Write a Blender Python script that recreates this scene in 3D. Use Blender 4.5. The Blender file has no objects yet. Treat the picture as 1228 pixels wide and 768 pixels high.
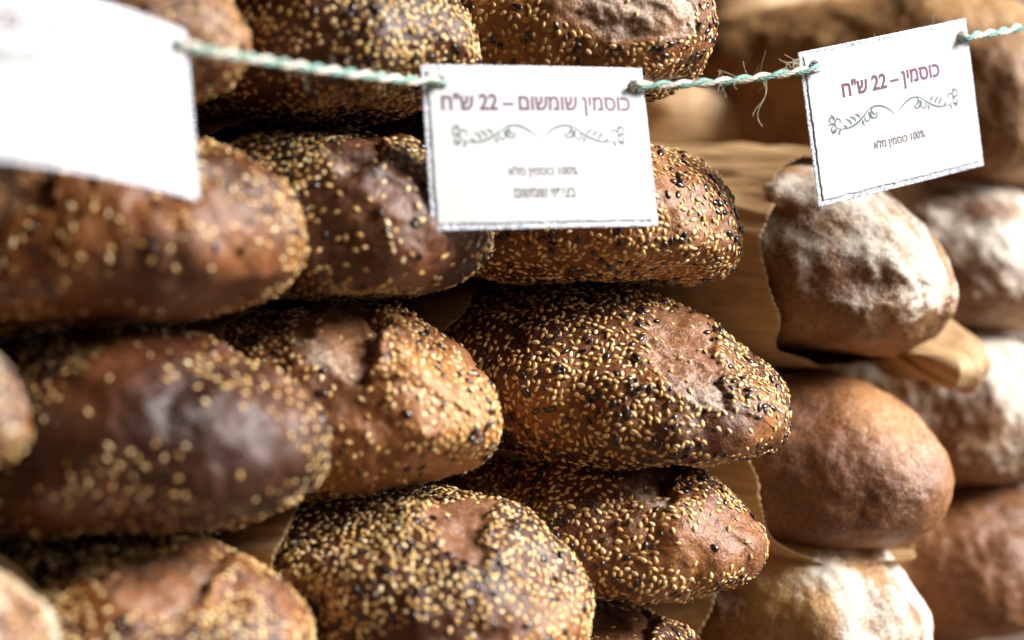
import bpy, math, random
import numpy as np
from mathutils import Vector, Matrix, Euler

scene = bpy.context.scene
COL = scene.collection

# ------------------------------------------------------------------ camera, sky, sun, exposure
LENS = 82.0
K = 36.0 / LENS / 1228.0            # metres per photo pixel at one metre
cam_data = bpy.data.cameras.new("camera")
cam_data.lens = LENS
cam_data.sensor_width = 36.0
cam_data.clip_start = 0.02
cam_data.clip_end = 200.0
cam_data.dof.use_dof = True
cam_data.dof.focus_distance = 0.965
cam_data.dof.aperture_fstop = 3.3
cam_data.dof.aperture_blades = 0
cam = bpy.data.objects.new("camera", cam_data)
cam.location = (0, 0, 0)
cam.rotation_euler = (math.radians(90), 0, 0)
COL.objects.link(cam)
scene.camera = cam

SUN_DIR = Vector((0.82, -0.15, 0.55)).normalized()      # towards the light
world = bpy.data.worlds.new("World")
scene.world = world
world.use_nodes = True
wn = world.node_tree.nodes
wl = world.node_tree.links
bg = wn.get("Background") or wn.new("ShaderNodeBackground")
sky = wn.new("ShaderNodeTexSky")
sky.sky_type = 'NISHITA'
sky.sun_disc = False
sky.sun_elevation = math.asin(SUN_DIR.z)
sky.sun_rotation = math.atan2(SUN_DIR.x, SUN_DIR.y)
sky.dust_density = 4.0
sky.ozone_density = 0.6
hs = wn.new("ShaderNodeHueSaturation")
hs.inputs["Saturation"].default_value = 0.2
wl.new(sky.outputs[0], hs.inputs["Color"])
wl.new(hs.outputs[0], bg.inputs[0])
bg.inputs[1].default_value = 0.05

sun_data = bpy.data.lights.new("sun", 'SUN')
sun_data.energy = 5.0
sun_data.angle = math.radians(26)
sun_data.color = (1.0, 0.985, 0.96)
sun = bpy.data.objects.new("sun", sun_data)
sun.rotation_euler = SUN_DIR.to_track_quat('Z', 'Y').to_euler()
sun.location = SUN_DIR * 3
COL.objects.link(sun)

scene.view_settings.view_transform = 'Standard'
scene.view_settings.look = 'None'
scene.view_settings.exposure = 1.15
scene.view_settings.gamma = 1.0
scene.render.engine = 'CYCLES'
scene.cycles.use_denoising = True
scene.cycles.max_bounces = 8

# ------------------------------------------------------------------ numpy noise
_rng = np.random.default_rng(7)
_perm = _rng.permutation(256)
_perm = np.concatenate([_perm, _perm, _perm])
_grad = _rng.normal(size=(256, 3))
_grad /= np.linalg.norm(_grad, axis=1, keepdims=True)


def perlin(P):
    P = np.asarray(P, float)
    sh = P.shape[:-1]
    P = P.reshape(-1, 3)
    i = np.floor(P).astype(int)
    f = P - i
    i &= 255
    u = f * f * f * (f * (f * 6 - 15) + 10)
    out = np.zeros(len(P))
    for dx in (0, 1):
        for dy in (0, 1):
            for dz in (0, 1):
                h = _perm[_perm[_perm[i[:, 0] + dx] + i[:, 1] + dy] + i[:, 2] + dz]
                g = _grad[h]
                d = f - np.array([dx, dy, dz])
                w = (u[:, 0] if dx else 1 - u[:, 0]) * (u[:, 1] if dy else 1 - u[:, 1]) * (u[:, 2] if dz else 1 - u[:, 2])
                out += w * (g * d).sum(1)
    return out.reshape(sh) * 1.5


def fbm(P, octs=3, gain=0.5):
    s, a, P = 0, 1.0, np.asarray(P, float)
    for k in range(octs):
        s = s + a * perlin(P + 17.3 * k)
        P = P * 2.03
        a *= gain
    return s


def smooth(e0, e1, x):
    t = np.clip((x - e0) / (e1 - e0), 0, 1)
    return t * t * (3 - 2 * t)


# ------------------------------------------------------------------ object helpers
def mesh_np(name, V, F, mat, parent=None, smooth_on=True, attrs=None):
    """V (n,3), F (m,3 or 4) -> one linked mesh object."""
    V = np.asarray(V, np.float32)
    F = np.asarray(F, np.int32)
    me = bpy.data.meshes.new(name)
    n, m, k = len(V), len(F), F.shape[1]
    me.vertices.add(n)
    me.vertices.foreach_set("co", V.ravel())
    me.loops.add(m * k)
    me.loops.foreach_set("vertex_index", F.ravel())
    me.polygons.add(m)
    me.polygons.foreach_set("loop_start", np.arange(0, m * k, k, dtype=np.int32))
    me.polygons.foreach_set("loop_total", np.full(m, k, np.int32))
    me.polygons.foreach_set("use_smooth", np.full(m, smooth_on, bool))
    for an, av in (attrs or {}).items():
        av = np.asarray(av, np.float32)
        if av.ndim == 1:
            at = me.attributes.new(an, 'FLOAT', 'POINT')
            at.data.foreach_set("value", av)
        else:
            at = me.attributes.new(an, 'FLOAT_COLOR', 'POINT')
            if av.shape[1] == 3:
                av = np.concatenate([av, np.ones((len(av), 1), np.float32)], 1)
            at.data.foreach_set("color", av.ravel())
    me.update(calc_edges=True)
    me.validate()
    if mat:
        me.materials.append(mat)
    o = bpy.data.objects.new(name, me)
    COL.objects.link(o)
    if parent:
        o.parent = parent
    return o


def grid_faces(nu, nv, wrap):
    a = np.arange(nu - 1)[:, None]
    b = np.arange(nv if wrap else nv - 1)[None, :]
    b2 = (b + 1) % nv
    f = np.stack([a * nv + b + 0 * b2, (a + 1) * nv + b, (a + 1) * nv + b2, a * nv + b2], -1)
    return f.reshape(-1, 4)


def tag(o, label=None, cat=None, group=None, kind=None):
    if label:
        o["label"] = label
    if cat:
        o["category"] = cat
    if group:
        o["group"] = group
    if kind:
        o["kind"] = kind
    return o


def empty(name, loc, rot=(0, 0, 0)):
    o = bpy.data.objects.new(name, None)
    o.location = loc
    o.rotation_euler = rot
    o.empty_display_size = 0.02
    COL.objects.link(o)
    return o


def at(px, py, D):
    return np.array([(px - 614) * K * D, D, -(py - 384) * K * D])


# ------------------------------------------------------------------ materials
def new_mat(name):
    m = bpy.data.materials.new(name)
    m.use_nodes = True
    nt = m.node_tree
    b = nt.nodes["Principled BSDF"]
    return m, nt, b


def N(nt, typ, **kw):
    n = nt.nodes.new(typ)
    for k, v in kw.items():
        if k in n.inputs:
            n.inputs[k].default_value = v
        else:
            setattr(n, k, v)
    return n


def ramp(nt, src, stops):
    r = nt.nodes.new("ShaderNodeValToRGB")
    e = r.color_ramp.elements
    while len(e) < len(stops):
        e.new(0.5)
    for el, (p, c) in zip(e, stops):
        el.position = p
        el.color = (*c, 1) if len(c) == 3 else c
    nt.links.new(src, r.inputs[0])
    return r.outputs[0]


def mixc(nt, fac, a, b, mode='MIX'):
    m = nt.nodes.new("ShaderNodeMix")
    m.data_type = 'RGBA'
    m.blend_type = mode
    for sock, v in ((m.inputs[0], fac), (m.inputs[6], a), (m.inputs[7], b)):
        if hasattr(v, "links"):
            nt.links.new(v, sock)
        elif isinstance(v, (int, float)):
            sock.default_value = v
        else:
            sock.default_value = (*v, 1)
    return m.outputs[2]


def math_n(nt, op, a, b=0.0, clamp=False):
    m = nt.nodes.new("ShaderNodeMath")
    m.operation = op
    m.use_clamp = clamp
    for sock, v in ((m.inputs[0], a), (m.inputs[1], b)):
        if hasattr(v, "links"):
            nt.links.new(v, sock)
        else:
            sock.default_value = v
    return m.outputs[0]


def crust_material(name, dark, mid, gold, open_col, rough=0.5):
    rough += 0.02
    m, nt, b = new_mat(name)
    L = nt.links
    tc = N(nt, "ShaderNodeTexCoord")
    n1 = N(nt, "ShaderNodeTexNoise", Scale=26.0, Detail=6.0, Roughness=0.62)
    n2 = N(nt, "ShaderNodeTexNoise", Scale=420.0, Detail=4.0, Roughness=0.6)
    n3 = N(nt, "ShaderNodeTexNoise", Scale=1100.0, Detail=2.0, Roughness=0.6)
    for n in (n1, n2, n3):
        L.new(tc.outputs["Object"], n.inputs["Vector"])
    tone = N(nt, "ShaderNodeAttribute", attribute_name="tone")
    t = math_n(nt, 'ADD', math_n(nt, 'MULTIPLY', n1.outputs[0], 0.55), tone.outputs["Fac"])
    t = math_n(nt, 'ADD', t, math_n(nt, 'MULTIPLY', math_n(nt, 'SUBTRACT', n2.outputs[0], 0.5), 0.55))
    t = math_n(nt, 'ADD', t, math_n(nt, 'MULTIPLY', math_n(nt, 'SUBTRACT', n3.outputs[0], 0.5), 0.9))
    col = ramp(nt, t, [(0.12, dark), (0.5, mid), (0.92, gold)])
    sc = N(nt, "ShaderNodeAttribute", attribute_name="score")
    oc = ramp(nt, n2.outputs[0], [(0.3, tuple(c * 0.55 for c in open_col)), (0.7, open_col)])
    col = mixc(nt, math_n(nt, 'MULTIPLY', sc.outputs["Fac"], 0.8, True), col, oc)
    fl = N(nt, "ShaderNodeAttribute", attribute_name="flour")
    sp = math_n(nt, 'ADD', math_n(nt, 'MULTIPLY', n2.outputs[0], 0.6), math_n(nt, 'MULTIPLY', n3.outputs[0], 0.7))
    fm = math_n(nt, 'ADD', math_n(nt, 'MULTIPLY', math_n(nt, 'SUBTRACT', sp, 0.65), 2.2), math_n(nt, 'SUBTRACT', math_n(nt, 'MULTIPLY', fl.outputs["Fac"], 2.0), 1.0))
    fm = math_n(nt, 'ADD', fm, 0.0, True)
    fm = math_n(nt, 'MULTIPLY', fm, 0.92)
    col = mixc(nt, fm, col, (0.72, 0.65, 0.555))
    L.new(col, b.inputs["Base Color"])
    r = math_n(nt, 'ADD', math_n(nt, 'MULTIPLY', n2.outputs[0], 0.3), rough - 0.15)
    r = math_n(nt, 'ADD', r, math_n(nt, 'MULTIPLY', fm, 0.4), True)
    L.new(r, b.inputs["Roughness"])
    b.inputs["Specular IOR Level"].default_value = 0.5
    b.inputs["Sheen Weight"].default_value = 0.0
    b.inputs["Sheen Roughness"].default_value = 0.45
    b.inputs["Sheen Tint"].default_value = (1.0, 0.93, 0.88, 1)
    b.inputs["Coat Weight"].default_value = 0.0
    b.inputs["Coat Roughness"].default_value = 0.38
    hgt = math_n(nt, 'ADD', n2.outputs[0], math_n(nt, 'MULTIPLY', n3.outputs[0], 0.5))
    bp = N(nt, "ShaderNodeBump", Strength=0.6, Distance=0.0011)
    L.new(hgt, bp.inputs["Height"])
    L.new(bp.outputs[0], b.inputs["Normal"])
    return m


MAT_SEEDED = crust_material("seeded_crust", (0.014, 0.004, 0.002), (0.095, 0.026, 0.006), (0.40, 0.155, 0.035), (0.27, 0.115, 0.05), 0.45)
MAT_DARK = crust_material("dark_crust", (0.012, 0.004, 0.002), (0.058, 0.016, 0.004), (0.22, 0.075, 0.019), (0.18, 0.07, 0.032), 0.42)
MAT_GOLD = crust_material("golden_crust", (0.030, 0.009, 0.003), (0.18, 0.057, 0.011), (0.46, 0.195, 0.048), (0.32, 0.155, 0.068), 0.45)
MAT_BROWN = crust_material("plain_crust", (0.040, 0.013, 0.005), (0.165, 0.060, 0.018), (0.42, 0.20, 0.075), (0.34, 0.18, 0.09), 0.48)
MAT_PALE = crust_material("floury_crust", (0.045, 0.016, 0.005), (0.19, 0.08, 0.024), (0.42, 0.24, 0.09), (0.40, 0.24, 0.12), 0.55)


def seed_material(name, rough, spec):
    m, nt, b = new_mat(name)
    a = N(nt, "ShaderNodeAttribute", attribute_name="tint")
    nt.links.new(a.outputs["Color"], b.inputs["Base Color"])
    b.inputs["Roughness"].default_value = rough
    b.inputs["Specular IOR Level"].default_value = spec
    b.inputs["Subsurface Weight"].default_value = 0.0
    return m


MAT_SESAME = seed_material("sesame", 0.36, 0.5)
MAT_FLAX = seed_material("dark_seed", 0.2, 0.6)


def paper_material(name, base, dark):
    m, nt, b = new_mat(name)
    tc = N(nt, "ShaderNodeTexCoord")
    mp = N(nt, "ShaderNodeMapping")
    mp.inputs["Scale"].default_value = (25, 420, 420)
    n1 = N(nt, "ShaderNodeTexNoise", Scale=1.0, Detail=4.0)
    n2 = N(nt, "ShaderNodeTexNoise", Scale=18.0, Detail=4.0)
    nt.links.new(tc.outputs["Object"], mp.inputs[0])
    nt.links.new(mp.outputs[0], n1.inputs["Vector"])
    nt.links.new(tc.outputs["Object"], n2.inputs["Vector"])
    f = math_n(nt, 'ADD', math_n(nt, 'MULTIPLY', n1.outputs[0], 0.5), math_n(nt, 'MULTIPLY', n2.outputs[0], 0.5))
    col = ramp(nt, f, [(0.36, dark), (0.6, base)])
    nt.links.new(col, b.inputs["Base Color"])
    b.inputs["Roughness"].default_value = 0.6
    b.inputs["Specular IOR Level"].default_value = 0.35
    bp = N(nt, "ShaderNodeBump", Strength=0.25, Distance=0.0006)
    nt.links.new(n1.outputs[0], bp.inputs["Height"])
    nt.links.new(bp.outputs[0], b.inputs["Normal"])
    # thin paper lets some light through
    tr = N(nt, "ShaderNodeBsdfTranslucent")
    nt.links.new(col, tr.inputs["Color"])
    mx = N(nt, "ShaderNodeMixShader")
    mx.inputs[0].default_value = 0.18
    out = nt.nodes["Material Output"]
    nt.links.new(b.outputs[0], mx.inputs[1])
    nt.links.new(tr.outputs[0], mx.inputs[2])
    nt.links.new(mx.outputs[0], out.inputs[0])
    return m


MAT_KRAFT = paper_material("kraft_paper", (0.55, 0.355, 0.175), (0.30, 0.165, 0.072))


def plain(name, col, rough=0.5, spec=0.5, coat=0.0, coat_r=0.1, var=0.0, scale=200):
    m, nt, b = new_mat(name)
    if var:
        tc = N(nt, "ShaderNodeTexCoord")
        n = N(nt, "ShaderNodeTexNoise", Scale=float(scale), Detail=4.0)
        nt.links.new(tc.outputs["Object"], n.inputs["Vector"])
        c = ramp(nt, n.outputs[0], [(0.3, tuple(x * (1 - var) for x in col)), (0.7, tuple(min(1, x * (1 + var * 0.4)) for x in col))])
        nt.links.new(c, b.inputs["Base Color"])
    else:
        b.inputs["Base Color"].default_value = (*col, 1)
    b.inputs["Roughness"].default_value = rough
    b.inputs["Specular IOR Level"].default_value = spec
    b.inputs["Coat Weight"].default_value = coat
    b.inputs["Coat Roughness"].default_value = coat_r
    return m


# ------------------------------------------------------------------ bread
THETA = math.radians(40)           # loaves point out of the stall, to the right and towards the camera


class Loaf:
    """Shape of one loaf: axis +x is the end that points out of the stall, base at z = 0."""

    def __init__(s, a, b, h, seed, p=2.3, tip=0.40, bulge=0.0, lump=1.0, score=None, pt=None):
        s.a, s.b, s.h, s.seed, s.p, s.tip, s.bulge, s.lump = a, b, h, seed, p, tip, bulge, lump
        s.scores = score or []
        s.pt = pt or p + 0.9
        s.off = np.array([seed * 3.17, seed * 1.31, seed * 2.11])

    def base(s, t, v, grow=0.0):
        """t in [-1,1] along the axis, v angle (0: +y side, pi/2: top)."""
        a, b, h = s.a + grow, s.b + grow, s.h
        R = np.power(np.clip(1 - np.abs(t) ** s.p, 0, 1), 0.5)
        cy, cz = np.cos(v), np.sin(v)
        e_t, e_b = 2.15, 3.1
        e = np.where(cz > 0, e_t, e_b)
        y = b * R * np.sign(cy) * np.abs(cy) ** (2 / e)
        hl, hu = 0.40 * h + grow, 0.60 * h + grow
        sz = np.sign(cz) * np.abs(cz) ** (2 / e)
        zc = 0.40 * h + (s.tip - 0.40) * h * np.abs(t) ** 3
        Rl = np.power(np.clip(1 - np.abs(t) ** (s.p + 1.6), 0, 1), 0.5)
        z = zc + np.where(cz > 0, hu * np.power(np.clip(1 - np.abs(t) ** np.where(t > 0, s.pt, s.p + 0.9), 0, 1), 0.55), hl * Rl) * sz
        return np.stack([a * t, y, z], -1)

    def grid(s, nu, nv, t0=-1.0, grow=0.0):
        q = np.linspace(0, 1, nu)
        s0 = math.asin(t0) / (math.pi / 2)
        t = np.sin((s0 + (1 - s0) * q) * math.pi / 2)
        v = np.linspace(0, 2 * math.pi, nv, endpoint=False)
        T, Vv = np.meshgrid(t, v, indexing='ij')
        return T, Vv, s.base(T, Vv, grow)

    def normals(s, P, poles=True):
        du = np.gradient(P, axis=0)
        dv = (np.roll(P, -1, 1) - np.roll(P, 1, 1)) / 2
        n = np.cross(dv, du)
        l = np.linalg.norm(n, axis=-1, keepdims=True)
        n = np.where(l > 1e-12, n / np.maximum(l, 1e-12), np.array([1.0, 0, 0]))
        c = P - np.array([0, 0, 0.42 * s.h])
        flip = (n * c).sum(-1, keepdims=True) < 0
        n = np.where(flip, -n, n)
        if not poles:
            return n
        # poles: all the ring shares one normal
        for k in (0, -1):
            m = n[k + (1 if k == 0 else -1)].mean(0)
            n[k] = m / (np.linalg.norm(m) + 1e-9)
        return n

    def score_field(s, P, T, Vv):
        """mask of the opened cut, and the height the cut adds."""
        mask = np.zeros(T.shape)
        disp = np.zeros(T.shape)
        phi = Vv - math.pi / 2                         # + on the camera side
        phi = (phi + math.pi) % (2 * math.pi) - math.pi
        arc = phi * 0.05
        wob = fbm(P * 45 + s.off, 2) * 0.004 + fbm(P * 190 + s.off, 2) * 0.0016
        for (xa, pa, xb, pb, w, lip, m) in s.scores:
            # cut from (xa, pa) to (xb, pb): place along the axis, angle from the top towards the camera side
            A, B = np.array([xa, pa * 0.05]), np.array([xb, pb * 0.05])
            L = np.linalg.norm(B - A)
            u = (B - A) / L
            nrm = np.array([u[1], -u[0]])
            if nrm[0] < 0:
                nrm = -nrm
            rx, ry = P[..., 0] - (A[0] + B[0]) / 2 + wob * 0.6, arc - (A[1] + B[1]) / 2
            along = (rx * u[0] + ry * u[1]) / (L / 2)
            d = rx * nrm[0] + ry * nrm[1] + wob
            q = np.clip(1 - along ** 2, 0, 1)
            W = w * np.sqrt(q) + 1e-5
            r = d / W
            inside = smooth(1.15, 0.85, np.abs(r)) * smooth(0, 0.15, q)
            mask = np.maximum(mask, inside * m)
            # the floor sinks towards the lip, the lip stands up on the tip side
            disp += inside * (-0.0006 - lip * 0.35 * smooth(-0.7, 1.0, r))
            lipq = smooth(0, 0.4, q)
            dl = d - W
            disp += lipq * lip * np.exp(-np.clip(dl, 0, None) / 0.010) * smooth(-0.0010, 0.0007, dl)
        return mask, disp

    def surface(s, nu, nv, t0=-1.0):
        T, Vv, P = s.grid(nu, nv, t0)
        n = s.normals(P)
        Q = P + s.off
        d = fbm(Q * 15, 2) * 0.0068 * s.lump
        d += fbm(Q * 50, 3) * 0.0022 * s.lump - np.abs(perlin(Q * 33 + 4)) * 0.0012 * s.lump
        d += fbm(Q * 240, 2) * 0.00028
        d *= smooth(-0.002, 0.012, P[..., 2] + 0.006)
        mask, dd = s.score_field(P, T, Vv)
        d = d + dd + mask * (fbm(Q * 110, 3) * 0.0011 - np.abs(perlin(Q * np.array([60, 150, 150]))) * 0.0012)
        P = P + n * d[..., None]
        for k in (0, -1):
            P[k] = P[k].mean(0)
        return T, Vv, P, s.normals(P), mask


def seed_template(kind):
    rings = [0.0, 0.10, 0.32, 0.58, 0.82, 0.96, 1.0]
    rad = [0.0, 0.62, 1.0, 0.92, 0.58, 0.24, 0.0] if kind == 'sesame' else [0.0, 0.55, 0.95, 1.0, 0.72, 0.34, 0.0]
    ns = 7
    V = [(-0.5, 0, 0)]
    for r, q in list(zip(rings, rad))[1:-1]:
        for k in range(ns):
            an = 2 * math.pi * k / ns
            V.append((r - 0.5, 0.5 * q * math.cos(an), 0.5 * q * math.sin(an)))
    V.append((0.5, 0, 0))
    F = []
    nr = len(rings) - 2
    for k in range(ns):
        k2 = (k + 1) % ns
        F.append((0, 1 + k2, 1 + k))
        for r in range(nr - 1):
            a0, b0 = 1 + r * ns, 1 + (r + 1) * ns
            F.append((a0 + k, a0 + k2, b0 + k2))
            F.append((a0 + k, b0 + k2, b0 + k))
        e = 1 + (nr - 1) * ns
        F.append((e + k, e + k2, len(V) - 1))
    return np.array(V, float), np.array(F, int)


SEED_T = {'sesame': seed_template('sesame'), 'flax': seed_template('flax')}


def scatter(P, n, weight, count, spacing, rng):
    """points on the grid surface, thinned so that seeds hardly overlap."""
    a = P[:-1, :]
    b = np.roll(P, -1, 1)[:-1]
    c = P[1:, :]
    area = np.linalg.norm(np.cross(b - a, c - a), axis=-1)
    w = (area * weight[:-1]).ravel()
    if w.sum() <= 0:
        return np.zeros((0, 3)), np.zeros((0, 3))
    total = int(count)
    idx = rng.choice(len(w), size=total, p=w / w.sum())
    nv = P.shape[1]
    i, j = idx // nv, idx % nv
    j2 = (j + 1) % nv
    f, g = rng.random((2, total))
    f, g = f[:, None], g[:, None]
    pt = (P[i, j] * (1 - f) + P[i + 1, j] * f) * (1 - g) + (P[i, j2] * (1 - f) + P[i + 1, j2] * f) * g
    nn = n[i, j]
    keep, cell = [], {}
    for k in range(total):
        key = tuple((pt[k] // spacing).astype(int))
        ok = True
        for dx in (-1, 0, 1):
            for dy in (-1, 0, 1):
                for dz in (-1, 0, 1):
                    for o in cell.get((key[0] + dx, key[1] + dy, key[2] + dz), ()):
                        q = pt[k] - pt[o]
                        if q @ q < spacing * spacing:
                            ok = False
                            break
                    if not ok: break
                if not ok: break
            if not ok: break
        if ok:
            cell.setdefault(key, []).append(k)
            keep.append(k)
    return pt[keep], nn[keep]


def seeds_object(name, pts, nrm, kind, rng, mat, parent, size=1.0):
    Vt, Ft = SEED_T[kind]
    m = len(pts)
    if m == 0:
        return None
    if kind == 'sesame':
        L = rng.normal(0.00290, 0.00030, m) * size
        W = L * rng.normal(0.60, 0.05, m)
        H = L * rng.normal(0.29, 0.04, m)
    else:
        L = rng.normal(0.0042, 0.0005, m) * size
        W = L * rng.normal(0.55, 0.05, m)
        H = L * rng.normal(0.30, 0.03, m)
    r = rng.normal(size=(m, 3))
    nn = nrm + rng.normal(size=(m, 3)) * 0.16
    nn /= np.linalg.norm(nn, axis=1, keepdims=True)
    tx = np.cross(nn, r)
    tx /= np.linalg.norm(tx, axis=1, keepdims=True)
    ty = np.cross(nn, tx)
    S = np.stack([L, W, H], 1)
    loc = Vt[None] * S[:, None, :]
    V = pts[:, None, :] + nrm[:, None, :] * (H * rng.normal(0.18, 0.10, m))[:, None, None] \
        + loc[..., 0:1] * tx[:, None] + loc[..., 1:2] * ty[:, None] + loc[..., 2:3] * nn[:, None]
    F = Ft[None] + (np.arange(m) * len(Vt))[:, None, None]
    if kind == 'sesame':
        pal = np.array([(0.64, 0.41, 0.15), (0.70, 0.50, 0.23), (0.54, 0.31, 0.095), (0.42, 0.225, 0.065), (0.74, 0.57, 0.31)])
        c = pal[rng.choice(5, m, p=(.34, .24, .22, .1, .1))]
    else:
        pal = np.array([(0.030, 0.016, 0.010), (0.018, 0.011, 0.009), (0.055, 0.026, 0.014)])
        c = pal[rng.choice(3, m, p=(.5, .3, .2))]
    c = c * rng.normal(1, 0.1, (m, 1)).clip(0.7, 1.25)
    C = np.repeat(c, len(Vt), 0)
    o = mesh_np(name, V.reshape(-1, 3), F.reshape(-1, 3), mat, parent, True, {"tint": C})
    o["kind"] = "stuff"
    return o


def make_bag(P, shape, loc, rot):
    """kraft bag sleeved over the rear of the loaf, with a pinked mouth."""
    rng = np.random.default_rng(P['seed'] + 900)
    xm, lean, updn = P['mouth'], P.get('lean', 0.0), P.get('updn', 0.0)
    nv, nu = 720, 84
    v = np.linspace(0, 2 * math.pi, nv, endpoint=False)
    teeth = 120
    ph = (v / (2 * math.pi) * teeth) % 1.0
    zig = (np.abs(ph - 0.5) * 2 - 0.5) * 0.0008
    edge = xm - lean * np.cos(v) + updn * np.sin(v) + 0.004 * np.sin(3 * v + P['seed']) + 0.0025 * np.sin(7 * v + 2 * P['seed'])
    back = -shape.a - P.get('tail', 0.05)
    q = np.concatenate([np.linspace(0, 0.985, nu - 4, endpoint=False), [0.985, 0.990, 0.995, 1.0]])
    X = back + (edge[None, :] - back) * q[:, None]
    tt = X / (shape.a + 0.012)
    body = np.clip(tt, -0.55, 0.86)
    Vv = np.broadcast_to(v, X.shape)
    B = shape.base(body, Vv, 0.0035)
    # the tail flattens into a folded end
    fl = smooth(-0.55, -1.25, tt)
    B[..., 2] = B[..., 2] * (1 - 0.75 * fl) + 0.4 * shape.h * fl * 0.75
    B[..., 0] = X
    n = shape.normals(B, False)
    Q = B + shape.off
    w = fbm(np.stack([Q[..., 0] * 9, Q[..., 1] * 38, Q[..., 2] * 38], -1) + 5, 3) - 0.9 * np.abs(perlin(np.stack([Q[..., 0] * 22, Q[..., 1] * 60, Q[..., 2] * 75], -1) + 8))
    ridge = 0.5 - np.abs(perlin(np.stack([Q[..., 0] * 14, Q[..., 1] * 22, Q[..., 2] * 30], -1) + 3.3))
    near = 0.35 + 0.65 * smooth(0.0, 0.07, edge[None, :] - X)
    d = (0.0060 * w + 0.0050 * ridge) * near + 0.0022
    # the mouth is not quite round: it is dented in places
    d = d + 0.0025 * perlin(np.stack([np.cos(Vv) * 2.2, np.sin(Vv) * 2.2, np.full_like(Vv, P['seed'] * 1.3)], -1)) * smooth(0.06, 0.0, edge[None, :] - X)
    B = B + n * d[..., None]
    B[..., 0] += zig[None, :] * smooth(0.984, 1.0, q)[:, None]
    o = mesh_np("paper_bag", B.reshape(-1, 3), grid_faces(nu, nv, True), MAT_KRAFT)
    so = o.modifiers.new("thickness", 'SOLIDIFY')
    so.thickness = 0.0002
    o.location, o.rotation_euler = loc, rot
    tag(o, P['bag'], "paper bag", "kraft paper bags around the loaves")
    return o


def make_loaf(P):
    rng = np.random.default_rng(P['seed'])
    a, b = P.get('a', 0.13), P.get('b', 0.064)
    D = P['D']
    yaw = math.radians(51 + P.get('yaw', 0))
    mD = D - 0.045
    h = (P['yb'] - P['yt']) * K * mD * P.get('hs', 1.0)
    sh = Loaf(a, b, h, P['seed'], P.get('p', 2.5), P.get('tip', 0.37), lump=P.get('lump', 1.0), score=P.get('score'), pt=P.get('pt'))
    ext = math.sqrt((a * math.sin(yaw)) ** 2 + (b * math.cos(yaw)) ** 2)
    # the silhouette's right limit lies nearer than the centre
    Dr = D - (a * a - b * b) * math.sin(yaw) * math.cos(yaw) / ext
    cx = (P['xr'] - 614) * K * Dr - ext
    cz = -(P['yb'] - 384) * K * mD
    pitch = math.radians(P.get('pitch', 0))
    roll = math.radians(P.get('roll', 0))
    loc = Vector((cx, D, cz))
    rz = yaw - math.pi / 2
    rot = Euler((roll, -pitch, rz), 'XYZ')
    kind = P.get('kind', 'seeded')
    seeded = P.get('seeds', 1.0)
    xm = P.get('mouth', 0.0)
    t0 = -1.0
    nu, nv = P.get('res', (230, 260))
    T, Vv, S, n, mask = sh.surface(nu, nv, t0)
    Q = S + sh.off
    tone = fbm(Q * 14 + 9, 2) * 0.36 + P.get('tone', 0.0) + 0.19
    flour = np.clip(0.18 + P.get('flour', 0.0) + fbm(np.stack([Q[..., 0] * 20, Q[..., 1] * 60, Q[..., 2] * 45], -1) + 31, 3) * P.get('streak', 0.35), 0, 1)
    if P.get('flour', 0) > 0.2:
        up = smooth(-0.45, 0.75, n[..., 2] * 0.7 + n[..., 0] * 0.6)
        flour = np.clip(flour * (0.25 + 0.95 * up), 0, 1)
    else:
        tipd = smooth(0.055, 0.115, S[..., 0]) * smooth(-0.3, 0.5, n[..., 2] + n[..., 0] * 0.5)
        flour = np.clip(flour * 0.55 + mask * P.get('dust', 0.24) + tipd * P.get('tipdust', 1.0) * (0.20 + 0.12 * fbm(Q * 40 + 3, 2)), 0, 1)
    root = empty(P.get('name', 'seeded_loaf'), loc, rot)
    tag(root, P['label'], "bread", P['group'])
    root['seed'], root['h'], root['b'] = P['seed'], h, b
    mat = {'seeded': MAT_SEEDED, 'dark': MAT_DARK, 'gold': MAT_GOLD, 'pale': MAT_PALE, 'brown': MAT_BROWN}[kind]
    mesh_np("crust", S.reshape(-1, 3), grid_faces(nu, nv, True), mat, root, True,
            {"tone": tone.ravel(), "score": mask.ravel(), "flour": flour.ravel()})
    if seeded > 0:
        patch = fbm(Q * 24 + 50, 2)
        wgt = np.clip(0.75 + P.get('patchy', 0.8) * patch * 1.7, 0.03, 2.0)
        wgt = wgt * (1 - 0.97 * np.clip(mask * 1.25, 0, 1))
        wgt = wgt * smooth(xm - 0.03, xm - 0.015, S[..., 0])
        wgt = wgt * smooth(-0.004, 0.004, S[..., 2] + 0.002)
        for (bx, bz, br, amount) in P.get('bald', []):      # bare patches on the camera's side: (x, z, radius)
            dd = np.sqrt((S[..., 0] - bx) ** 2 + (S[..., 2] - bz) ** 2) + fbm(Q * 60, 2) * 0.006
            side = S[..., 1] < 0.02
            wgt = wgt * np.where(side, 1 - amount * smooth(br, br * 0.6, dd), 1)
        pt, nn = scatter(S, n, wgt, int(7600 * seeded), 0.00245 / max(0.75, min(1.15, seeded)), rng)
        k = rng.random(len(pt))
        dk = P.get('darkseeds', 0.15)
        seeds_object("sesame_coating", pt[k >= dk], nn[k >= dk], 'sesame', rng, MAT_SESAME, root)
        seeds_object("dark_seed_coating", pt[k < dk], nn[k < dk], 'flax', rng, MAT_FLAX, root)
    if 'bag' in P:
        make_bag(P, sh, loc, rot)
    return root


SEEDED = "seeded loaves stacked in columns"
FLOURY = "plain and floury loaves in the columns beyond"


def sc(xa=0.05, pa=-0.8, xb=0.085, pb=1.1, w=0.014, lip=0.0035, m=1.0):
    return (xa, pa, xb, pb, w, lip, m)


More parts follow.
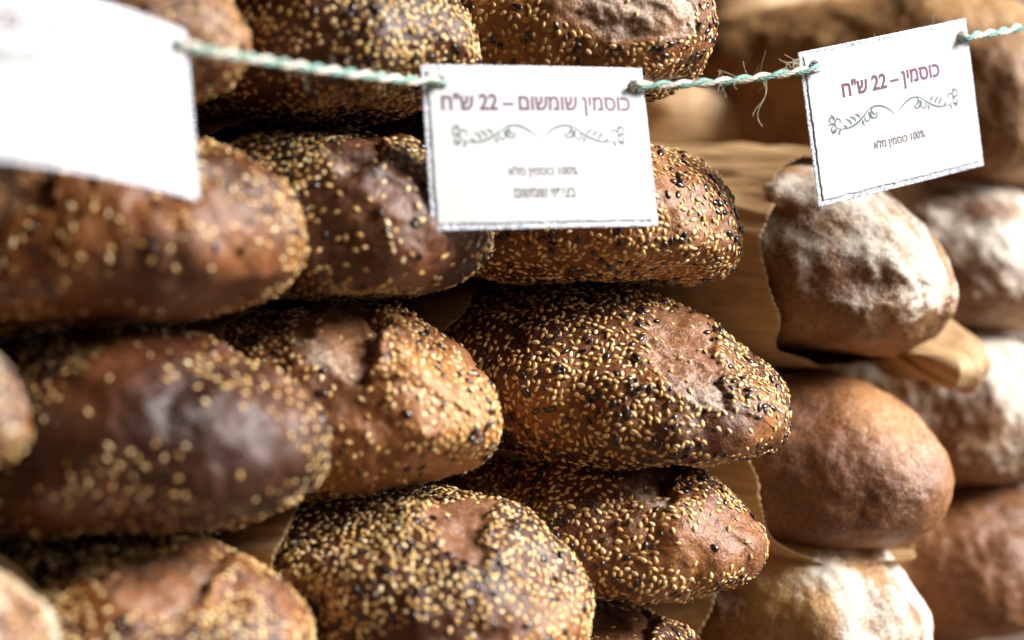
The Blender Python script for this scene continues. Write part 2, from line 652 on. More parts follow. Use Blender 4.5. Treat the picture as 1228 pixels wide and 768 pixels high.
LOAVES = [
    # nearest column, at the left border
    dict(xr=18, yt=120, yb=290, D=0.82, seed=1, kind='brown', seeds=0.6, score=[sc()], flour=0.15, mouth=-0.02, group=SEEDED, tone=-0.2, darkseeds=0.1,
         label="blurred loaf end just below the overexposed card, cut by the photo's border"),
    dict(xr=34, yt=372, yb=575, D=0.82, seed=2, kind='dark', seeds=0.6, score=[sc()], flour=0.3, mouth=-0.02, group=SEEDED, tone=-0.05, darkseeds=0.1,
         label="pale blurred loaf end, mostly out of frame, beside the dark glossy loaf"),
    dict(xr=42, yt=655, yb=850, D=0.82, seed=3, kind='brown', seeds=0.6, score=[sc()], flour=0.3, mouth=0.07, group=SEEDED, tone=-0.2, darkseeds=0.1,
         label="pale blurred loaf end in the lower left corner below a paper bag",
         bag="brown paper bag sticking out above the loaf in the lower left corner", updn=0.0, lean=-0.01),
    # second column
    dict(xr=292, yt=-70, yb=132, D=0.905, seed=4, kind='brown', seeds=0.5, score=[sc()], flour=0.2, mouth=-0.01, group=SEEDED,
         label="light brown loaf end half hidden by the overexposed card"),
    dict(xr=352, yt=158, yb=418, D=0.905, seed=5, kind='gold', seeds=0.9, pitch=7, score=[(.05,.0,.09,1.4,.012,.004,1.0)], mouth=0, group=SEEDED,
         bald=[(.10,.015,.05,.9)], patchy=1.2, b=0.07, tone=-0.06, pt=3.0, p=3.0,
         label="big blurred reddish brown loaf directly under the overexposed card",
         bag="brown paper bag of the big blurred loaf under the overexposed card"),
    dict(xr=381, yt=398, yb=652, D=0.905, seed=6, kind='seeded', seeds=0.75, pitch=3, score=[], mouth=0, group=SEEDED,
         bald=[(.12,.04,.03,.8),(.07,.012,.025,.8)], patchy=1.2, b=0.07, tone=-0.14, pt=3.3, p=3.2, tipdust=0.2,
         label="big dark glossy blurred loaf with few seeds and a bluish sheen",
         bag="brown paper bag of the dark glossy blurred loaf"),
    dict(xr=380, yt=640, yb=890, D=0.905, seed=7, kind='seeded', seeds=1.1, pitch=0, score=[(.07,-.4,.1,.8,.014,.003,1.0)], mouth=0, group=SEEDED,
         b=0.07, pt=3.2,
         label="blurred loaf at the bottom edge below the dark glossy loaf",
         bag="brown paper bag between the loaves at the lower left", updn=0.02),
    # third column
    dict(xr=577, yt=-75, yb=148, D=0.98, seed=8, kind='dark', seeds=1.2, pitch=2, score=[], mouth=-0.01, group=SEEDED, darkseeds=.1, pt=2.4,
         label="dark seed covered loaf at the top, crossed by the striped twine"),
    dict(xr=582, yt=150, yb=368, D=0.98, seed=9, kind='dark', seeds=1.2, pitch=2, score=[(.078,-.2,.108,1.0,.009,.003,1.0)], mouth=0.042, group=SEEDED,
         bald=[(.115,.025,.035,.95)], patchy=.7, tone=0.05, pt=3.0, p=3.0,
         label="dark loaf with a bare smooth brown end, left of the sharp card",
         bag="brown paper bag behind the dark loaf with the bare end", lean=0.0),
    dict(xr=606, yt=372, yb=622, D=0.975, seed=10, kind='gold', seeds=1.0, pitch=9, score=[(.066,-.3,.108,1.2,.016,.005,1.0)], mouth=0.056, group=SEEDED,
         bald=[(.09,.018,.036,.96),(.115,.03,.02,.6)], patchy=.9, p=2.1, tip=0.28, pt=2.1,
         label="golden brown loaf with a pointed end and an open cut on top",
         bag="brown paper bag with pinked edge behind the pointed golden loaf"),
    dict(xr=707, yt=592, yb=830, D=0.97, seed=11, kind='seeded', seeds=1.25, pitch=3, score=[(.07,-.3,.108,.7,.009,.0015,1.0)], mouth=0.04, group=SEEDED,
         patchy=.4, b=0.068, bald=[(.1,.016,.022,.9)], pt=2.3, tip=0.29, p=2.8,
         label="densely seeded loaf with a bright seedy end at the bottom edge",
         bag="torn brown paper bag behind the densely seeded bottom loaf"),
    # fourth column, in focus
    dict(xr=852, yt=-95, yb=124, D=1.035, seed=12, kind='gold', seeds=1.1, pitch=-2, score=[(.095,.0,.126,1.7,.028,.0,1.0)], mouth=0, group=SEEDED,
         darkseeds=.16, dust=0.3, patchy=.35, label="seeded loaf with a floury bare end at the top, above the sharp card"),
    dict(xr=884, yt=140, yb=335, D=1.035, seed=13, kind='gold', seeds=1.3, pitch=-1, score=[], mouth=0, group=SEEDED, patchy=.3, bald=[(0.085, 0.03, .015, .7)], pt=2.8, tip=0.29,
         label="seeded loaf half hidden behind the sharp card",
         bag="brown paper bag around the loaf behind the sharp card"),
    dict(xr=938, yt=330, yb=536, D=1.035, seed=14, kind='seeded', seeds=1.55, pitch=-5, score=[(.075,-.3,.122,1.3,.013,.0009,.9)], mouth=0.015, group=SEEDED,
         patchy=.3, p=2.2, tip=0.29, darkseeds=.2, b=0.066, bald=[(.126,.018,.014,.95)], updn=-0.015, pt=2.4,
         label="sharply focused loaf evenly covered in pale and dark seeds, below the sharp card",
         bag="brown paper bag with pinked mouth around the sharply focused loaf"),
    dict(xr=914, yt=527, yb=722, D=1.035, seed=15, kind='seeded', seeds=1.55, pitch=2, score=[(.07,-.5,.105,.85,.014,.003,1.0)], mouth=0.0, group=SEEDED,
         patchy=.4, bald=[(.124,.022,.018,.95)], darkseeds=.17, p=2.7, pt=2.8, tip=0.29,
         label="seeded loaf with a bare orange end, below the sharply focused loaf",
         bag="brown paper bag around the loaf with the bare orange end"),
    dict(xr=880, yt=716, yb=915, D=1.035, seed=16, kind='seeded', seeds=1.2, score=[(.07,-.5,.105,.85,.014,.003,1.0)], mouth=0.0, group=SEEDED,
         label="seeded loaf of which only the top shows at the bottom edge"),
    # fifth column
    dict(xr=1138, yt=185, yb=416, D=1.115, seed=17, kind='pale', seeds=0, flour=0.44, pitch=-3, score=[], mouth=0.076, lump=0.9, b=0.056, group=FLOURY, name='floury_loaf', tone=0.12, p=2.7, streak=0.45,
         label="brown loaf streaked with white flour, below the tilted card",
         bag="kraft paper bag around the flour streaked loaf below the tilted card", lean=-0.006, updn=-0.006),
    dict(xr=1128, yt=425, yb=648, D=1.115, seed=18, kind='brown', seeds=0, flour=0.19, pitch=-4, score=[], mouth=0.072, b=0.058, group=FLOURY, name='plain_loaf', tone=0.1, p=2.7, lump=0.6,
         label="smooth reddish brown loaf without seeds, second in the column below the tilted card",
         bag="kraft paper bag around the smooth reddish brown loaf", lean=-0.004, updn=-0.03),
    dict(xr=1120, yt=622, yb=850, D=1.115, seed=19, kind='pale', seeds=0, flour=0.45, pitch=-2, score=[], mouth=0.05, b=0.06, group=FLOURY, name='floury_loaf', tone=.15, lump=0.9, p=2.6, streak=0.55, hs=1.08,
         label="pale loaf dusted with white flour at the bottom edge",
         bag="kraft paper bag around the flour dusted loaf at the bottom edge"),
    # sixth column, far right
    dict(xr=1310, yt=20, yb=232, D=1.215, seed=20, kind='pale', seeds=0.0, flour=0.1, mouth=-0.05, group=FLOURY, name='plain_loaf', tone=0.15, lump=0.8, hs=1.2,
         label="blurred brown loaf behind the right edge of the tilted card"),
    dict(xr=1300, yt=235, yb=408, D=1.215, seed=21, kind='pale', seeds=0, flour=0.45, mouth=-0.05, group=FLOURY, name='floury_loaf', lump=0.8, hs=1.2, streak=0.55,
         label="blurred brown loaf with a floury top, right of the flour streaked loaf"),
    dict(xr=1290, yt=414, yb=590, D=1.21, seed=22, kind='pale', seeds=0, flour=0.5, mouth=-0.05, group=FLOURY, name='floury_loaf', tone=.1, lump=0.8, hs=1.2, streak=0.55,
         label="blurred pale floury loaf with a whitish top, right of the smooth reddish loaf"),
    dict(xr=1285, yt=592, yb=772, D=1.205, seed=23, kind='brown', seeds=0, flour=0.2, mouth=-0.05, group=FLOURY, name='plain_loaf', tone=0.12, lump=0.8, hs=1.2,
         label="blurred dark brown loaf in the lower right corner"),
]
for P in LOAVES:
    make_loaf(P)


# ------------------------------------------------------------------ crumpled bags, board and table behind
def crumpled_bag(px, py, D, size, rot, seed, label, crease=0.010, boxy=5.0, res=(150, 200)):
    rx, ry, rz = size
    nu, nv = res
    q = np.linspace(-1, 1, nu)
    t = np.sin(q * math.pi / 2)
    v = np.linspace(0, 2 * math.pi, nv, endpoint=False)
    T, Vv = np.meshgrid(t, v, indexing='ij')
    R = np.power(np.clip(1 - np.abs(T) ** boxy, 0, 1), 1 / 2.2)
    cy, cz = np.cos(Vv), np.sin(Vv)
    P = np.stack([rx * T, ry * R * np.sign(cy) * np.abs(cy) ** 0.55, rz * R * np.sign(cz) * np.abs(cz) ** 0.55], -1)
    du = np.gradient(P, axis=0)
    dv = (np.roll(P, -1, 1) - np.roll(P, 1, 1)) / 2
    n = np.cross(dv, du)
    n /= np.maximum(np.linalg.norm(n, axis=-1, keepdims=True), 1e-9)
    n = np.where((n * P).sum(-1, keepdims=True) < 0, -n, n)
    Q = P + seed * 1.7
    d = crease * 1.1 * fbm(Q * 14, 2)
    for f, g in ((13, 1.0), (27, 0.5), (60, 0.22)):
        d += crease * g * (0.45 - np.abs(perlin(Q * np.array([f * 0.6, f, f]) + f)) * 1.6)
    P = P + n * d[..., None]
    for k in (0, -1):
        P[k] = P[k].mean(0)
    o = mesh_np("paper_bag", P.reshape(-1, 3), grid_faces(nu, nv, True), MAT_KRAFT)
    o.location = at(px, py, D)
    o.rotation_euler = tuple(math.radians(r) for r in rot)
    tag(o, label, "paper bag", "kraft paper bags around the loaves")
    return o


def wood_material(name, a, b_):
    m, nt, b = new_mat(name)
    tc = N(nt, "ShaderNodeTexCoord")
    mp = N(nt, "ShaderNodeMapping")
    mp.inputs["Scale"].default_value = (3, 30, 30)
    n = N(nt, "ShaderNodeTexNoise", Scale=2.0, Detail=6.0, Distortion=0.6)
    nt.links.new(tc.outputs["Object"], mp.inputs[0])
    nt.links.new(mp.outputs[0], n.inputs["Vector"])
    nt.links.new(ramp(nt, n.outputs[0], [(0.3, a), (0.7, b_)]), b.inputs["Base Color"])
    b.inputs["Roughness"].default_value = 0.6
    return m


MAT_WOOD = wood_material("dark_wood", (0.045, 0.025, 0.014), (0.11, 0.065, 0.038))


def box(name, c, s, mat, rot=(0, 0, 0), parent=None):
    x, y, z = (k / 2 for k in s)
    V = [(sx * x, sy * y, sz * z) for sx in (-1, 1) for sy in (-1, 1) for sz in (-1, 1)]
    F = [(0, 1, 3, 2), (4, 6, 7, 5), (0, 4, 5, 1), (2, 3, 7, 6), (0, 2, 6, 4), (1, 5, 7, 3)]
    o = mesh_np(name, V, F, mat, parent, False)
    o.location = c
    o.rotation_euler = rot
    bv = o.modifiers.new("edge", 'BEVEL')
    bv.width = 0.003
    bv.segments = 2
    return o


# unseen panels added overhead, behind camera and at left to block sky light
overhead_sky_blocker = box("overhead_sky_blocker", (-0.72, -0.20, 0.60), (2.4, 4.4, 0.01), MAT_WOOD)
tag(overhead_sky_blocker, "unseen dark panel added above the stacked loaves to block sky light", "overhead_sky_blocker", kind="structure")
cam_side_blocker = box("cam_side_sky_blocker", (0.3, -2.45, 3.4), (7.0, 0.05, 9.6), MAT_WOOD)  # added behind the camera, out of view, to cut sky fill
tag(cam_side_blocker, "unseen dark wall added behind the camera to cut the sky fill", "wall", kind="structure")
side = box("left_sky_blocker", (-0.80, 0.75, 0.10), (0.03, 2.0, 1.0), MAT_WOOD)  # added out of view to darken the fill from the left
tag(side, "unseen dark wall added left of the nearest loaves to darken the fill light", "wall", kind="structure")
wall = box("back_wall", (0.35, 1.78, 0.15), (3.2, 0.04, 1.4), MAT_WOOD, (0, 0, math.radians(30)))
tag(wall, "dark brown wooden boards closing the stall behind the loaves", "wall", kind="structure")
table = box("table_top", (0.30, 1.35, -0.225), (2.6, 1.2, 0.04), MAT_WOOD, (0, 0, math.radians(35)))
tag(table, "wooden stall table under the stacked loaves", "table", kind="structure")

crumpled_bag(935, 40, 1.42, (0.085, 0.05, 0.085), (5, -8, 38), 3, "big crumpled brown paper bag standing behind the twine, left of the tilted card", 0.012)
crumpled_bag(1085, 25, 1.50, (0.06, 0.05, 0.05), (0, 10, 40), 8, "blurred pale brown paper bag peeping over the top of the tilted card", 0.010)
crumpled_bag(868, 168, 1.24, (0.085, 0.05, 0.021), (0, 4, 20), 5, "flat brown paper bag lying on top of the flour streaked loaf's column", 0.007)
crumpled_bag(1098, 418, 1.09, (0.034, 0.024, 0.008), (8, 24, -30), 6, "torn tan paper bag end squeezed under the flour streaked loaf", 0.015, res=(150, 200))


# ------------------------------------------------------------------ price cards
MAT_CARD = plain("card_paper", (0.47, 0.485, 0.48), 0.45, 0.5, 0.5, 0.06)
MAT_TITLE = plain("plum_print", (0.10, 0.018, 0.055), 0.45, 0.5, 0.6, 0.12)
MAT_INK = plain("brown_print", (0.055, 0.022, 0.03), 0.45, 0.5, 0.6, 0.12)
MAT_FLOUR = plain("green_grey_print", (0.075, 0.105, 0.10), 0.45, 0.5, 0.6, 0.12)


def rim_material():
    m, nt, b = new_mat("laminate_edge")
    tc = N(nt, "ShaderNodeTexCoord")
    n = N(nt, "ShaderNodeTexNoise", Scale=900.0, Detail=2.0)
    nt.links.new(tc.outputs["Object"], n.inputs["Vector"])
    nt.links.new(ramp(nt, n.outputs[0], [(0.40, (0.34, 0.36, 0.44)), (0.60, (0.90, 0.92, 0.97))]), b.inputs["Base Color"])
    b.inputs["Roughness"].default_value = 0.12
    bp = N(nt, "ShaderNodeBump", Strength=0.6, Distance=0.0008)
    nt.links.new(n.outputs[0], bp.inputs["Height"])
    nt.links.new(bp.outputs[0], b.inputs["Normal"])
    t = N(nt, "ShaderNodeBsdfTransparent")
    mx = N(nt, "ShaderNodeMixShader")
    mx.inputs[0].default_value = 0.30
    nt.links.new(b.outputs[0], mx.inputs[1])
    nt.links.new(t.outputs[0], mx.inputs[2])
    nt.links.new(mx.outputs[0], nt.nodes["Material Output"].inputs[0])
    return m


MAT_RIM = rim_material()
CW, CH = 0.0945, 0.0642
HOLE_R = 0.0024
HOLES = [(-CW / 2 + 0.0065, CH / 2 - 0.0075), (CW / 2 - 0.0050, CH / 2 - 0.0080)]


def card_sheet(name, w, h, y, mat, parent, bend, jitter=0.0, seed=0, thick=0.0003, hole_grow=0.0):
    """rectangle in XZ facing -Y with two punched holes."""
    step = 0.0006
    nx, nz = int(w / step) + 1, int(h / step) + 1
    xs, zs = np.linspace(-w / 2, w / 2, nx), np.linspace(-h / 2, h / 2, nz)
    X, Z = np.meshgrid(xs, zs, indexing='ij')
    X, Z = X.copy(), Z.copy()
    if jitter:
        # wavy outline of the paper under the laminate
        s = np.stack([X * 420, Z * 420, np.full_like(X, seed * 1.3)], -1)
        k = perlin(s) * jitter
        ex, ez = np.abs(X) > w / 2 - 0.0035, np.abs(Z) > h / 2 - 0.0035
        X += np.where(ex, np.sign(X) * k * smooth(w / 2 - 0.0035, w / 2, np.abs(X)), 0)
        Z += np.where(ez, np.sign(Z) * k * smooth(h / 2 - 0.0035, h / 2, np.abs(Z)), 0)
    r = HOLE_R + hole_grow
    for hx, hz in HOLES:
        d = np.hypot(X - hx, Z - hz)
        near = (d < r + step * 0.75) & (d > r - step * 0.75)
        sc_ = np.where(near, r / np.maximum(d, 1e-9), 1)
        X, Z = hx + (X - hx) * sc_, hz + (Z - hz) * sc_
    V = np.stack([X.ravel(), np.full(X.size, y), Z.ravel()], 1)
    F = grid_faces(nx, nz, False)
    c = V[F].mean(1)
    keep = np.ones(len(F), bool)
    for hx, hz in HOLES:
        keep &= np.hypot(c[:, 0] - hx, c[:, 2] - hz) > r - step * 0.2
    F = F[keep]
    V[:, 1] += bend(V[:, 0], V[:, 2])
    o = mesh_np(name, V, F, mat, parent, True)
    md = o.modifiers.new("thickness", 'SOLIDIFY')
    md.thickness = thick
    return o


def text_mesh(body, width, height, offset=0.026):
    """outline of a line of lettering centred on the origin: (verts (n,2), triangles)."""
    cu = bpy.data.curves.new("lettering", 'FONT')
    cu.body = body
    cu.size = 1.0
    cu.resolution_u = 4
    cu.offset = offset
    o = bpy.data.objects.new("lettering", cu)
    COL.objects.link(o)
    dg = bpy.context.evaluated_depsgraph_get()
    me = bpy.data.meshes.new_from_object(o.evaluated_get(dg))
    n = len(me.vertices)
    V = np.zeros(n * 3, np.float32)
    me.vertices.foreach_get("co", V)
    V = V.reshape(-1, 3)[:, :2]
    me.calc_loop_triangles()
    F = np.zeros(len(me.loop_triangles) * 3, np.int32)
    me.loop_triangles.foreach_get("vertices", F)
    bpy.data.objects.remove(o)
    bpy.data.curves.remove(cu)
    bpy.data.meshes.remove(me)
    lo, hi = V.min(0), V.max(0)
    V = (V - (lo + hi) / 2) * np.array([width / (hi[0] - lo[0]), height / (hi[1] - lo[1])])
    return V, F.reshape(-1, 3)


def print_on(name, V2, F, cx, cz, mat, parent, bend, lift=0.00022):
    V = np.stack([V2[:, 0] + cx, np.full(len(V2), -lift), V2[:, 1] + cz], 1)
    V[:, 1] += bend(V[:, 0], V[:, 2])
    a, b, c = V[F[:, 0]], V[F[:, 1]], V[F[:, 2]]
    fl = np.cross(b - a, c - a)[:, 1] > 0
    F = F.copy()
    F[fl] = F[fl][:, ::-1]
    return mesh_np(name, V, F, mat, parent, False)


def ribbon(pts, w0, w1):
    pts = np.array(pts, float)
    t = np.gradient(pts, axis=0)
    t /= np.maximum(np.linalg.norm(t, axis=1, keepdims=True), 1e-9)
    nrm = np.stack([-t[:, 1], t[:, 0]], 1)
    q = np.linspace(0, 1, len(pts))
    w = (w0 + (w1 - w0) * q) * (0.25 + 0.75 * np.sin(np.pi * np.clip(q, 0.03, 0.97)))
    V = np.concatenate([pts + nrm * w[:, None], pts - nrm * w[:, None]])
    n = len(pts)
    F = []
    for i in range(n - 1):
        F += [(i, i + 1, n + i + 1), (i, n + i + 1, n + i)]
    return V, F


def bez(p0, p1, p2, p3, n=14):
    t = np.linspace(0, 1, n)[:, None]
    p0, p1, p2, p3 = map(np.array, (p0, p1, p2, p3))
    return (1 - t) ** 3 * p0 + 3 * t * (1 - t) ** 2 * p1 + 3 * t * t * (1 - t) * p2 + t ** 3 * p3


def spiral(c, r0, r1, a0, a1, n=18):
    q = np.linspace(0, 1, n)
    r = r0 + (r1 - r0) * q
    a = math.radians(a0) + (math.radians(a1) - math.radians(a0)) * q
    return np.stack([c[0] + r * np.cos(a), c[1] + r * np.sin(a)], 1)


def flourish():
    """mirrored pair of leafy scrolls, in millimetres."""
    S = []
    S.append((bez((1.0, -1.6), (5, 2.6), (11, 5.2), (16, 1.8)), 0.28, 0.42))
    S.append((bez((15, 2.4), (20, -1.5), (25, -4.6), (32, -2.6)), 0.42, 0.34))
    S.append((spiral((11.6, 0.2), 3.0, 0.5, 95, -250), 0.34, 0.22))
    S.append((spiral((16.5, -0.6), 2.4, 0.4, 120, 460), 0.30, 0.2))
    S.append((spiral((31.5, 0.0), 2.7, 0.5, -95, 240), 0.36, 0.24))
    S.append((spiral((34.3, -2.8), 1.8, 0.4, 100, -240), 0.36, 0.24))
    S.append((spiral((35.4, 1.3), 1.6, 0.4, 190, -120), 0.34, 0.2))
    for (x, z, dx, dz) in ((20, -0.2, 2.6, 2.0), (22.5, -1.2, 3.0, 2.4), (25, -2.2, 2.6, 2.8), (13.2, 2.4, -2.0, -2.8), (14.6, 1.6, -1.4, -3.2),
                           (18.5, -1.2, -0.6, -2.4), (33.0, -2.8, 2.6, -1.8), (33.4, -1.0, 3.6, 0.6), (30.8, -3.2, 1.2, -2.2), (27.6, -3.4, 1.8, 1.6), (33.6, 1.4, 2.0, 2.2)):
        S.append((bez((x, z), (x + dx * 0.2 - dz * 0.25, z + dz * 0.2 + dx * 0.25), (x + dx * 0.7 - dz * 0.2, z + dz * 0.7 + dx * 0.2), (x + dx, z + dz), 9), 0.5, 0.3))
    Vs, Fs, k = [], [], 0
    for sgn in (1, -1):
        for i, (p, a, b) in enumerate(S):
            V, F = ribbon(np.array(p) * np.array([sgn, 1.0]), a * 1.15, b * 1.15)
            Vs.append(V)
            Fs += [tuple(q + k for q in f) for f in F]
            k += len(V)
    return np.concatenate(Vs) * 0.001, np.array(Fs, int)


def price_card(px, py, D, yaw, roll, lean, label, title, title_w, lines, seed, curl=(0.0, 0.0, 0.0), rows=(0.0166, 0.0050)):
    M = Matrix.Translation(Vector(at(px, py, D))) @ Matrix.Rotation(math.radians(yaw), 4, 'Z') \
        @ Matrix.Rotation(math.radians(-lean), 4, 'X') @ Matrix.Rotation(math.radians(roll), 4, 'Y')
    root = bpy.data.objects.new("price_card", None)
    root.empty_display_size = 0.02
    COL.objects.link(root)
    root.matrix_world = M
    tag(root, label, "price card", "laminated price cards hung on the twine")
    c0, c1, c2 = curl

    def bend(x, z):
        return c0 * (x / (CW / 2)) ** 2 + c1 * (z / (CH / 2)) ** 2 + c2 * (x / (CW / 2)) * (z / (CH / 2))
    card_sheet("laminate", CW, CH, 0.00015, MAT_RIM, root, bend, thick=0.0002)
    card_sheet("paper_insert", CW - 0.0046, CH - 0.0046, -0.0002, MAT_CARD, root, bend, jitter=0.0005, seed=seed, thick=0.0002, hole_grow=0.0005)
    lift = 0.00027
    if title:
        V, F = text_mesh(title, title_w, 0.0088)
        print_on("title_lettering", V, F, 0.0, rows[0], MAT_TITLE, root, bend, lift)
    V, F = flourish()
    # each stroke on its own level so that crossings never share a plane
    o = print_on("flourish", V, F, 0.0, rows[1], MAT_FLOUR, root, bend, lift)
    for (txt, w, z, hh) in lines:
        V, F = text_mesh(txt, w, hh, 0.012)
        print_on("caption_lettering", V, F, 0.0, z, MAT_INK, root, bend, lift)
    # world positions of the holes, on the front and behind
    out = []
    for hx, hz in HOLES:
        yb = bend(hx, hz)
        out.append([M @ Vector((hx + dx, yb + dy, hz + dz)) for dx, dy, dz in ((0, -0.0032, 0), (0, 0, 0), (0, 0.0036, 0))])
    # a point in front of each side edge
    ed = [M @ Vector((s * (CW / 2 + 0.002), bend(s * CW / 2, hz) - 0.0032, hz + 0.0002)) for s, (hx, hz) in zip((-1, 1), HOLES)]
    mid = M @ Vector((0, bend(0, 0) + 0.0042, HOLES[0][1] - 0.001))
    return dict(holes=out, edges=ed, mid=mid)


def heb(s):
    """lettering is laid out left to right, so a right-to-left line is given mirrored in order, numbers kept."""
    return s[::-1]


T_SESAME = heb('כוסמין שומשום – 22 ש"ח')
T_PLAIN = heb('כוסמין – 22 ש"ח')
L_FULL = heb('כוסמין מלא') + ' 100%'
L_COAT = heb('בציפוי שומשום')

C1 = price_card(84, 96, 0.755, 37, 8.0, 19, "overexposed white laminated card at the upper left, its writing washed out by glare", T_SESAME, 0.078,
                [(L_FULL, 0.029, -0.0100, 0.0047), (L_COAT, 0.0255, -0.0182, 0.0037)], 1, (0.006, 0.0, 0.002))
C2 = price_card(649, 176, 0.905, 22, -1.8, 8, "white laminated card with a long plum title, ornament and two small lines, in the middle", T_SESAME, 0.080,
                [(L_FULL, 0.029, -0.0100, 0.0047), (L_COAT, 0.0255, -0.0182, 0.0037)], 2, (0.0008, 0.0, 0.001))
C3 = price_card(1074, 133, 0.98, 33, -12.5, -3, "tilted white laminated card with a short plum title and one small line", T_PLAIN, 0.055,
                [(L_FULL, 0.029, -0.0125, 0.0047)], 3, (0.001, 0, 0), (0.0125, 0.0005))
C4 = price_card(1322, 88, 1.06, 40, -7, 0, "white card of which only the left edge shows at the top right border", None, 0.05, [], 4)


# ------------------------------------------------------------------ twine
def catmull(pts, step=0.0007):
    pts = [np.array(p, float) for p in pts]
    pts = [2 * pts[0] - pts[1]] + pts + [2 * pts[-1] - pts[-2]]
    out = []
    for i in range(1, len(pts) - 2):
        p0, p1, p2, p3 = pts[i - 1:i + 3]
        n = max(2, int(np.linalg.norm(p2 - p1) / step))
        d01, d12, d23 = (max(1e-6, np.linalg.norm(b - a)) ** 0.5 for a, b in ((p0, p1), (p1, p2), (p2, p3)))
        m1 = (p2 - p1) + d12 * ((p1 - p0) / d01 - (p2 - p0) / (d01 + d12))
        m2 = (p2 - p1) + d12 * ((p3 - p2) / d23 - (p3 - p1) / (d12 + d23))
        for k in range(n):
            t = k / n
            h00, h10 = 2 * t ** 3 - 3 * t * t + 1, t ** 3 - 2 * t * t + t
            h01, h11 = -2 * t ** 3 + 3 * t * t, t ** 3 - t * t
            out.append(h00 * p1 + h10 * m1 + h01 * p2 + h11 * m2)
    out.append(pts[-2])
    return np.array(out)


def frames(P):
    t = np.gradient(P, axis=0)
    t /= np.maximum(np.linalg.norm(t, axis=1, keepdims=True), 1e-9)
    up = np.array([0, 0, 1.0])
    a = np.cross(t, up)
    a /= np.maximum(np.linalg.norm(a, axis=1, keepdims=True), 1e-6)
    b = np.cross(a, t)
    return t, a, b


def tube(P, r, ns=6):
    t, a, b = frames(P)
    r = np.broadcast_to(np.asarray(r, float), (len(P),))
    an = np.arange(ns) * 2 * math.pi / ns
    V = P[:, None] + r[:, None, None] * (np.cos(an)[None, :, None] * a[:, None] + np.sin(an)[None, :, None] * b[:, None])
    return V.reshape(-1, 3), grid_faces(len(P), ns, True)


def join_tubes(L):
    Vs, Fs, k = [], [], 0
    for V, F in L:
        Vs.append(V)
        Fs.append(F + k)
        k += len(V)
    return np.concatenate(Vs), np.concatenate(Fs)


path = [C1['mid'], C1['holes'][1][2], C1['holes'][1][1], C1['holes'][1][0], C1['edges'][1]]
def between(a, b, sag, n=3):
    a, b = Vector(a), Vector(b)
    return [a.lerp(b, k / (n + 1)) - Vector((0, 0, sag * 4 * (k / (n + 1)) * (1 - k / (n + 1)))) for k in range(1, n + 1)]
path += between(C1['edges'][1], C2['edges'][0], 0.0010)
path += [C2['edges'][0], C2['holes'][0][0], C2['holes'][0][1], C2['holes'][0][2], C2['mid'], C2['holes'][1][2], C2['holes'][1][1], C2['holes'][1][0], C2['edges'][1]]
path += between(C2['edges'][1], C3['edges'][0], 0.0012)
path += [C3['edges'][0], C3['holes'][0][0], C3['holes'][0][1], C3['holes'][0][2], C3['mid'], C3['holes'][1][2], C3['holes'][1][1], C3['holes'][1][0], C3['edges'][1]]
path += between(C3['edges'][1], C4['edges'][0], 0.0008)
path += [C4['edges'][0], C4['holes'][0][0], C4['holes'][0][1], C4['holes'][0][2], C4['mid']]
TP = catmull([np.array(p) for p in path])
arc = np.concatenate([[0], np.cumsum(np.linalg.norm(np.diff(TP, axis=0), axis=1))])
tt, ta, tb = frames(TP)
PITCH, R_PLY, R_YARN = 0.0175, 0.00092, 0.00056
MAT_WHITE_YARN = plain("white_yarn", (0.78, 0.74, 0.64), 0.75, 0.3, var=0.35, scale=900)
MAT_GREEN_YARN = plain("green_yarn", (0.27, 0.47, 0.41), 0.75, 0.3, var=0.4, scale=900)
MAT_FIBRE = plain("loose_fibre", (0.70, 0.64, 0.48), 0.7, 0.3)
twine = empty("twine", tuple(TP[len(TP) // 2]))
tag(twine, "green and white twisted twine carrying the price cards", "twine")


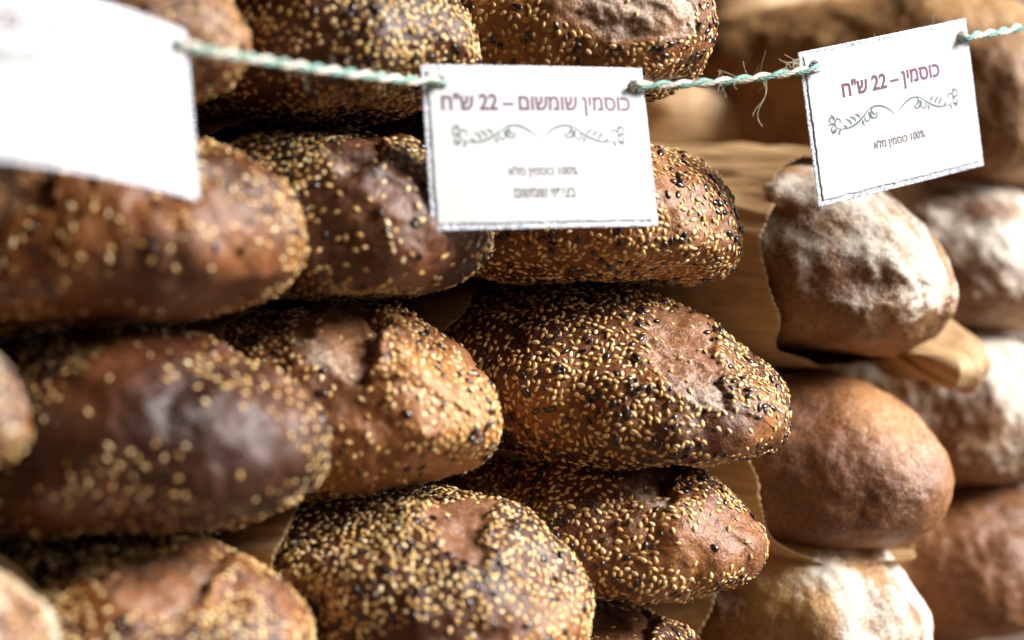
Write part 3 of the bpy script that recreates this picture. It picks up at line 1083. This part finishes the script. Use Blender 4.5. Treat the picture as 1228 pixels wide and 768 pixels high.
def yarn_set(ply):
    L = []
    n_y = 5
    wob = 1 + 0.12 * perlin(np.stack([arc * 120, np.full_like(arc, ply * 9.1), np.zeros_like(arc)], -1))
    for y in range(n_y):
        a1 = 2 * math.pi * arc / PITCH + ply * math.pi
        c = TP + R_PLY * (np.cos(a1)[:, None] * ta + np.sin(a1)[:, None] * tb)
        a2 = -2 * math.pi * arc / 0.012 + y * 2 * math.pi / n_y
        rr = R_YARN * wob
        c = c + rr[:, None] * (np.cos(a2)[:, None] * ta + np.sin(a2)[:, None] * tb)
        L.append(tube(c, 0.00045, 6))
    return join_tubes(L)


TW0 = np.array(twine.location)
for ply, (nm, mt) in enumerate((("white_strand", MAT_WHITE_YARN), ("green_strand", MAT_GREEN_YARN))):
    V, F = yarn_set(ply)
    mesh_np(nm, V - TW0, F, mt, twine)
frng = np.random.default_rng(5)
L = []
for k in range(230):
    i = int(frng.integers(5, len(TP) - 5))
    ln = frng.uniform(0.002, 0.007) 
    d = tt[i] * frng.normal(0, 0.8) + ta[i] * frng.normal() + tb[i] * frng.normal()
    d /= np.linalg.norm(d)
    c1, c2 = frng.normal(size=(2, 3)) * 0.5
    q = np.linspace(0, 1, 8)[:, None]
    L.append(tube(TP[i] + d * (0.0012 + ln * q) + (c1 * q ** 2 + c2 * q ** 3) * ln * 0.7, 0.00006, 4))
# a long strand hanging down and a frayed tuft by the tilted card
e = np.array(C3['edges'][0])
s0 = np.array(C2['edges'][1])
q = np.linspace(0, 1, 24)[:, None]
hang = s0 * 0.27 + e * 0.73
for j in range(2):
    L.append(tube(hang + np.concatenate([0.004 * np.sin(q * 5 + j) * q + 0.001 * j, -0.002 * q, -(0.017 + 0.004 * j) * q], 1), 0.00009, 4))
for j in range(9):
    d = np.array([frng.uniform(-0.5, 0.2), frng.normal(0, 0.3), 1.0])
    ln = frng.uniform(0.004, 0.009)
    L.append(tube(e + np.array([-0.001 * j * 0.6, 0, 0.001]) + d * ln * q + np.concatenate([0.003 * np.sin(q * 4 + j) * q, 0 * q, -0.002 * q ** 2], 1), 0.00008, 4))
V, F = join_tubes(L)
fo = mesh_np("frayed_fibres", V - TW0, F, MAT_FIBRE, twine)
fo["kind"] = "stuff"
